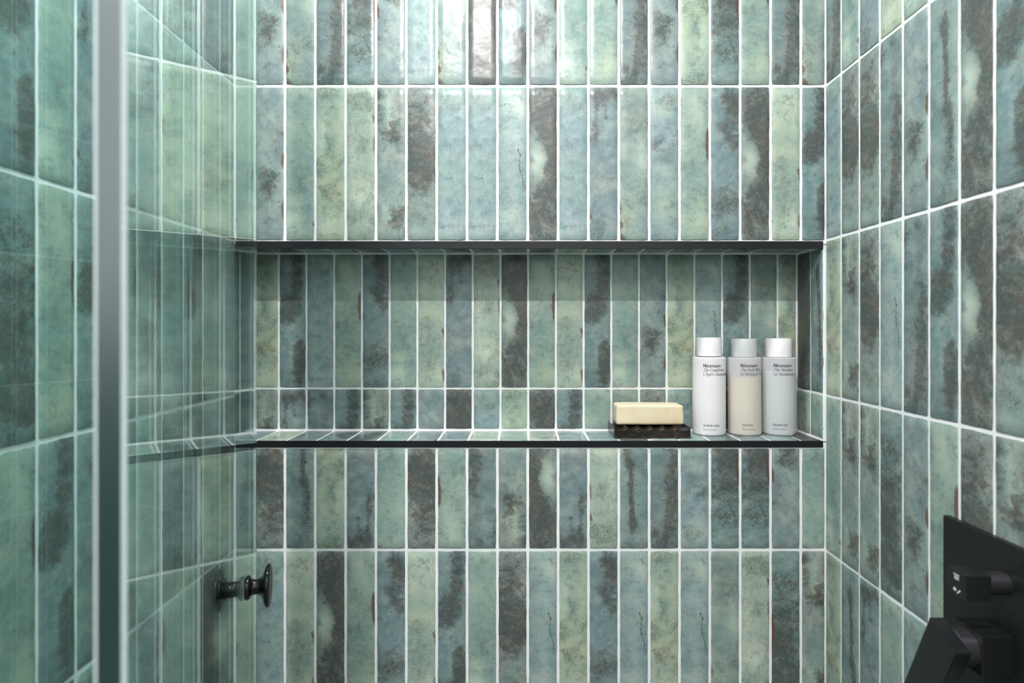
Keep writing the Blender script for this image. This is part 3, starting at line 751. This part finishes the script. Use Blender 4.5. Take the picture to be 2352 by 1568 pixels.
# ------------------------------------------------------------------ bottles
def bottle(x, d, r, body_h, level, liq, capmat, label, t1, ang, texts, gap, shell, tilt=0.0, cr=.0214, ch=.0322, group='frosted bottles in the niche'):
    root = empty('bottle', P(x, d, NZ0), 0, label, 'bottle', group)
    hb = body_h
    outer = [(.0, .0), (r-.004, .0), (r-.0018, .0005), (r-.0005, .0018), (r, .0045), (r, hb*.35), (r, hb*.7), (r, hb-.0028), (r-.0004, hb-.0012), (r-.0014, hb-.0002), (r-.0024, hb), (.0150, hb+.0001),
             (.0150, hb+gap+.001), (.0, hb+gap+.001)]
    from_bm('body', lathe(outer, 72), shell, root, smooth=True, angle=35)
    ri = r-.0009
    liqp = [(.0, .0011), (ri-.004, .0011), (ri-.0014, .0018), (ri, .0046), (ri, level*.5), (ri, level-.0006), (ri-.0006, level), (.0, level)]
    from_bm('contents', lathe(liqp, 64), liq, root, smooth=True, angle=35)
    c0 = hb+gap
    capp = [(.0, c0+.0004), (cr-.0008, c0), (cr-.0001, c0+.0006), (cr, c0+.002), (cr-.0001, c0+ch-.0012), (cr-.0004, c0+ch-.0004), (cr-.0012, c0+ch), (.0, c0+ch)]
    o = from_bm('cap', lathe(capp, 72), capmat, root, smooth=True, angle=35)
    big, small = t1
    lines = []
    q, wd = text_parts(big[0], .0058, .00105, .00026, 1.0, 0, .03); lines.append((q, ang, big[3]))
    wrap_text('lettering', lines, r+.00012, M['ink'], root)
    lines = []
    q, wd = text_parts(big[1], .0056, .00060, .00022, .90, .22, .02); lines.append((q, ang, big[4]))
    q, wd = text_parts(big[2], .0056, .00060, .00022, .90, 0, .02); lines.append((q, ang, big[5]))
    q, wd = text_parts(small[0], .0032, .00042, .00018, .80, 0, .03); lines.append((q, ang+small[4], small[2]))
    q, wd = text_parts(small[1], .0023, .00030, .00026, 1.08, 0, .06); lines.append((q, ang+small[4], small[3]))
    wrap_text('small_lettering', lines, r+.00012, M['ink2'], root)
    root.rotation_euler = (0, tilt, 0)
    return root
H = -NZ0
BD = 1.0318
def view_ang(x): return math.atan2(-x, BD)     # direction from bottle to camera, measured towards +x
bottle(.3238, BD, .0283, .1350, .1085, M['liq1'], M['capw'], 'frosted bottle of white cream with white cap, leftmost bottle beside the soap', 
       (('N\u00e9cessaire', 'The Conditioner', "L'Apr\u00e8s Shampooing", H-.0679, H-.0751, H-.0823), ('BALANCING CREAM', '250 ml / 8.4 fl oz', H-.1693, H-.1759, 0.0)),
       -.33-.305, None, .0016, M['shell'], ch=.0322)
bottle(.3868, BD+.0005, .0283, .1345, .0985, M['liq2'], M['capg'], 'bottle of yellowish liquid with pale grey-green cap, between two white-capped bottles',
       (('N\u00e9cessaire', 'The Body Wash', 'Le Nettoyant Corps', H-.0676, H-.0748, H-.0820), ('EUCALYPTUS', '250 ml / 8.4 fl oz', H-.1685, H-.1752, 0.07)),
       -.20-.360, None, .0004, M['shell2'], tilt=-.010, ch=.0318)
bottle(.4462, BD+.0005, .0283, .1345, .1105, M['liq3'], M['capw'], 'bottle of pale blue-grey liquid with white cap, nearest the niche side',
       (('N\u00e9cessaire', 'The Shampoo', 'Le Shampooing', H-.0676, H-.0748, H-.0820), ('FRAGRANCE FREE', '250 ml / 8.4 fl oz', H-.1685, H-.1750, -0.06)),
       -.27-.409, None, .0004, M['shell2'], ch=.0325, cr=.0220)

# ------------------------------------------------------------------ soap dish and soap
dish = None
Wd, Dd, Hd = .1280, .0720, .0185
bm = bmesh.new()
prof = [(-Wd/2, Hd)]
nS = 6; margin = .0010
pit = (Wd-2*margin)/nS
for i in range(nS):
    cx = -Wd/2+margin+pit*(i+.5)
    for k in range(0, 13):
        a = PI + PI*k/12
        prof.append((cx + (pit/2-.0002)*math.cos(a), Hd - .0002 + .0052*math.sin(a)))
prof.append((Wd/2, Hd))
T = [[bm.verts.new((x_, y_, z_)) for x_, z_ in prof] for y_ in (-Dd/2, Dd/2)]
Bt = [[bm.verts.new((x_, y_, 0)) for x_, z_ in prof] for y_ in (-Dd/2, Dd/2)]
for i in range(len(prof)-1):
    bm.faces.new((T[0][i], T[1][i], T[1][i+1], T[0][i+1])); bm.faces.new((Bt[0][i], Bt[0][i+1], Bt[1][i+1], Bt[1][i]))
    bm.faces.new((T[0][i], T[0][i+1], Bt[0][i+1], Bt[0][i])); bm.faces.new((T[1][i], Bt[1][i], Bt[1][i+1], T[1][i+1]))
for i in (0, len(prof)-1): bm.faces.new((T[0][i], Bt[0][i], Bt[1][i], T[1][i]))
bmesh.ops.recalc_face_normals(bm, faces=bm.faces[:])
dish = from_bm('soap_dish', bm, M['marble'], None, P(.2143, .9855+Dd/2, NZ0), smooth=True, angle=32)
dish['label'] = 'dark brown stone soap dish with six scooped grooves'; dish['category'] = 'soap dish'

Ws, Ds, Hs = .1170, .0440, .0345
bm = bmesh.new(); add_box(bm, (-Ws/2, -Ds/2, 0), (Ws/2, Ds/2, Hs))
bmesh.ops.subdivide_edges(bm, edges=bm.edges[:], cuts=3, use_grid_fill=True)
me = bpy.data.meshes.new('soap_bar'); 
rs = random.Random(4)
for v in bm.verts:
    v.co += Vector((rs.uniform(-1, 1), rs.uniform(-1, 1), rs.uniform(-1, 1)))*.0005
    if v.co.z > Hs*.6: v.co.x *= .985; v.co.y *= .97
    if v.co.x > Ws*.4 and v.co.z > Hs*.6: v.co.z -= .0012
bm.to_mesh(me); bm.free(); me.materials.append(M['soap'])
# round it: bevel the box outline then smooth
soap = link_mesh('soap_bar', me, None, P(.2163, 1.0110+Ds/2, NZ0+Hd+.0001))
bv = soap.modifiers.new('bevel', 'BEVEL'); bv.width = .0042; bv.segments = 5; bv.limit_method = 'ANGLE'; bv.angle_limit = math.radians(50)
for p in me.polygons: p.use_smooth = True
soap['label'] = 'cream rectangular bar of soap resting on the dark soap dish'; soap['category'] = 'soap'
soap.rotation_euler = (0, -.004, 0)

# ------------------------------------------------------------------ shower valve on the right wall
valve = empty('shower_valve', P(XR, .6075, -.33), 0, 'square matt black shower valve plate with a cube diverter and long lever handle', 'shower valve')
def vpart(name, bm, mat, **kw):
    o = from_bm(name, bm, mat, None, **kw); o.parent = valve; o.matrix_parent_inverse = Matrix.Translation(-Vector(valve.location)); return o
def WB(lo, hi, r, seg=2):
    a, b = P(*lo), P(*hi)
    return bevelled_box((min(a.x, b.x), min(a.y, b.y), min(a.z, b.z)), (max(a.x, b.x), max(a.y, b.y), max(a.z, b.z)), r, seg)
vpart('plate', WB((.4885, .5290, -.4220), (.4960, .6856, -.2185), .0006), M['blackpl'])
div = vpart('diverter_knob', WB((.4400, .5855, -.2733), (.4655, .6114, -.2473), .0007), M['black'])
def cyl_x(xa, xb, d, z, r, seg=40, bev=.0006):
    b = lathe([(0, 0), (r-bev, 0), (r, bev), (r, (xb-xa)-bev), (r-bev, xb-xa), (0, xb-xa)], seg)
    bmesh.ops.transform(b, matrix=Matrix.Translation(P(xa, d, z)) @ Matrix.Rotation(PI/2, 4, 'Y'), verts=b.verts[:])
    return b
vpart('diverter_stem', cyl_x(.4650, .4900, .5985, -.2603, .0112), M['stem'], smooth=True, angle=40)
vpart('valve_body', WB((.4575, .5870, -.3507), (.4890, .6281, -.3095), .0009), M['black'])
vpart('handle_boss', cyl_x(.4420, .4580, .6075, -.3300, .0190), M['stem'], smooth=True, angle=40)
# lever: bar tilted in the plane of the wall
ax = Vector((.4062, -.9138))      # (depth, z)
pr = Vector((.9138, .4062))
mid = Vector((.6004, -.3139))
bm = bmesh.new(); hw = .0212; Ln = .112
pts = [mid - pr*hw, mid + pr*hw, mid + pr*hw + ax*Ln, mid - pr*hw + ax*Ln]
lo = [bm.verts.new(P(.4272, p.x, p.y)) for p in pts]; hi = [bm.verts.new(P(.4430, p.x, p.y)) for p in pts]
for i in range(4): bm.faces.new((lo[i], lo[(i+1) % 4], hi[(i+1) % 4], hi[i]))
bm.faces.new(lo[::-1]); bm.faces.new(hi)
bmesh.ops.bevel(bm, geom=bm.edges[:], offset=.0007, segments=2, affect='EDGES')
vpart('lever_handle', bm, M['black'])
# white pictograms on the diverter
def mark(pts):
    bm = bmesh.new()
    xx = .43985
    for q in pts:
        v = [bm.verts.new(P(xx, a, b)) for a, b in q]; v2 = [bm.verts.new(P(xx-.0001, a, b)) for a, b in q]
        bm.faces.new(v2)
        for i in range(len(q)): bm.faces.new((v[i], v[(i+1) % len(q)], v2[(i+1) % len(q)], v2[i]))
    o = from_bm('pictogram', bm, M['mark']); return o
def mq(u0, u1, w0, w1):           # u: 0 (far edge) .. 1 (near edge), w: 0 top .. 1 bottom
    f = lambda u, w_: (.6114-u*.0259, -.2473-w_*.0260)
    return [f(u0, w0), f(u1, w0), f(u1, w1), f(u0, w1)]
marks = [mq(.34, .66, .14, .18)] + [mq(.40+.05*i, .43+.05*i, .20, .36) for i in range(5)]
marks += [[(.6114-.0259*(.42+.09*math.cos(a)), -.2473-.0260*(.76+.07*math.sin(a))) for a in [2*PI*k/12 for k in range(12)]],
          [(.6114-.0259*.52, -.2473-.026*.86), (.6114-.0259*.58, -.2473-.026*.88), (.6114-.0259*.74, -.2473-.026*.72), (.6114-.0259*.68, -.2473-.026*.69)]]
o = mark(marks); o.parent = div
o['label'] = 'small white spray pictograms'
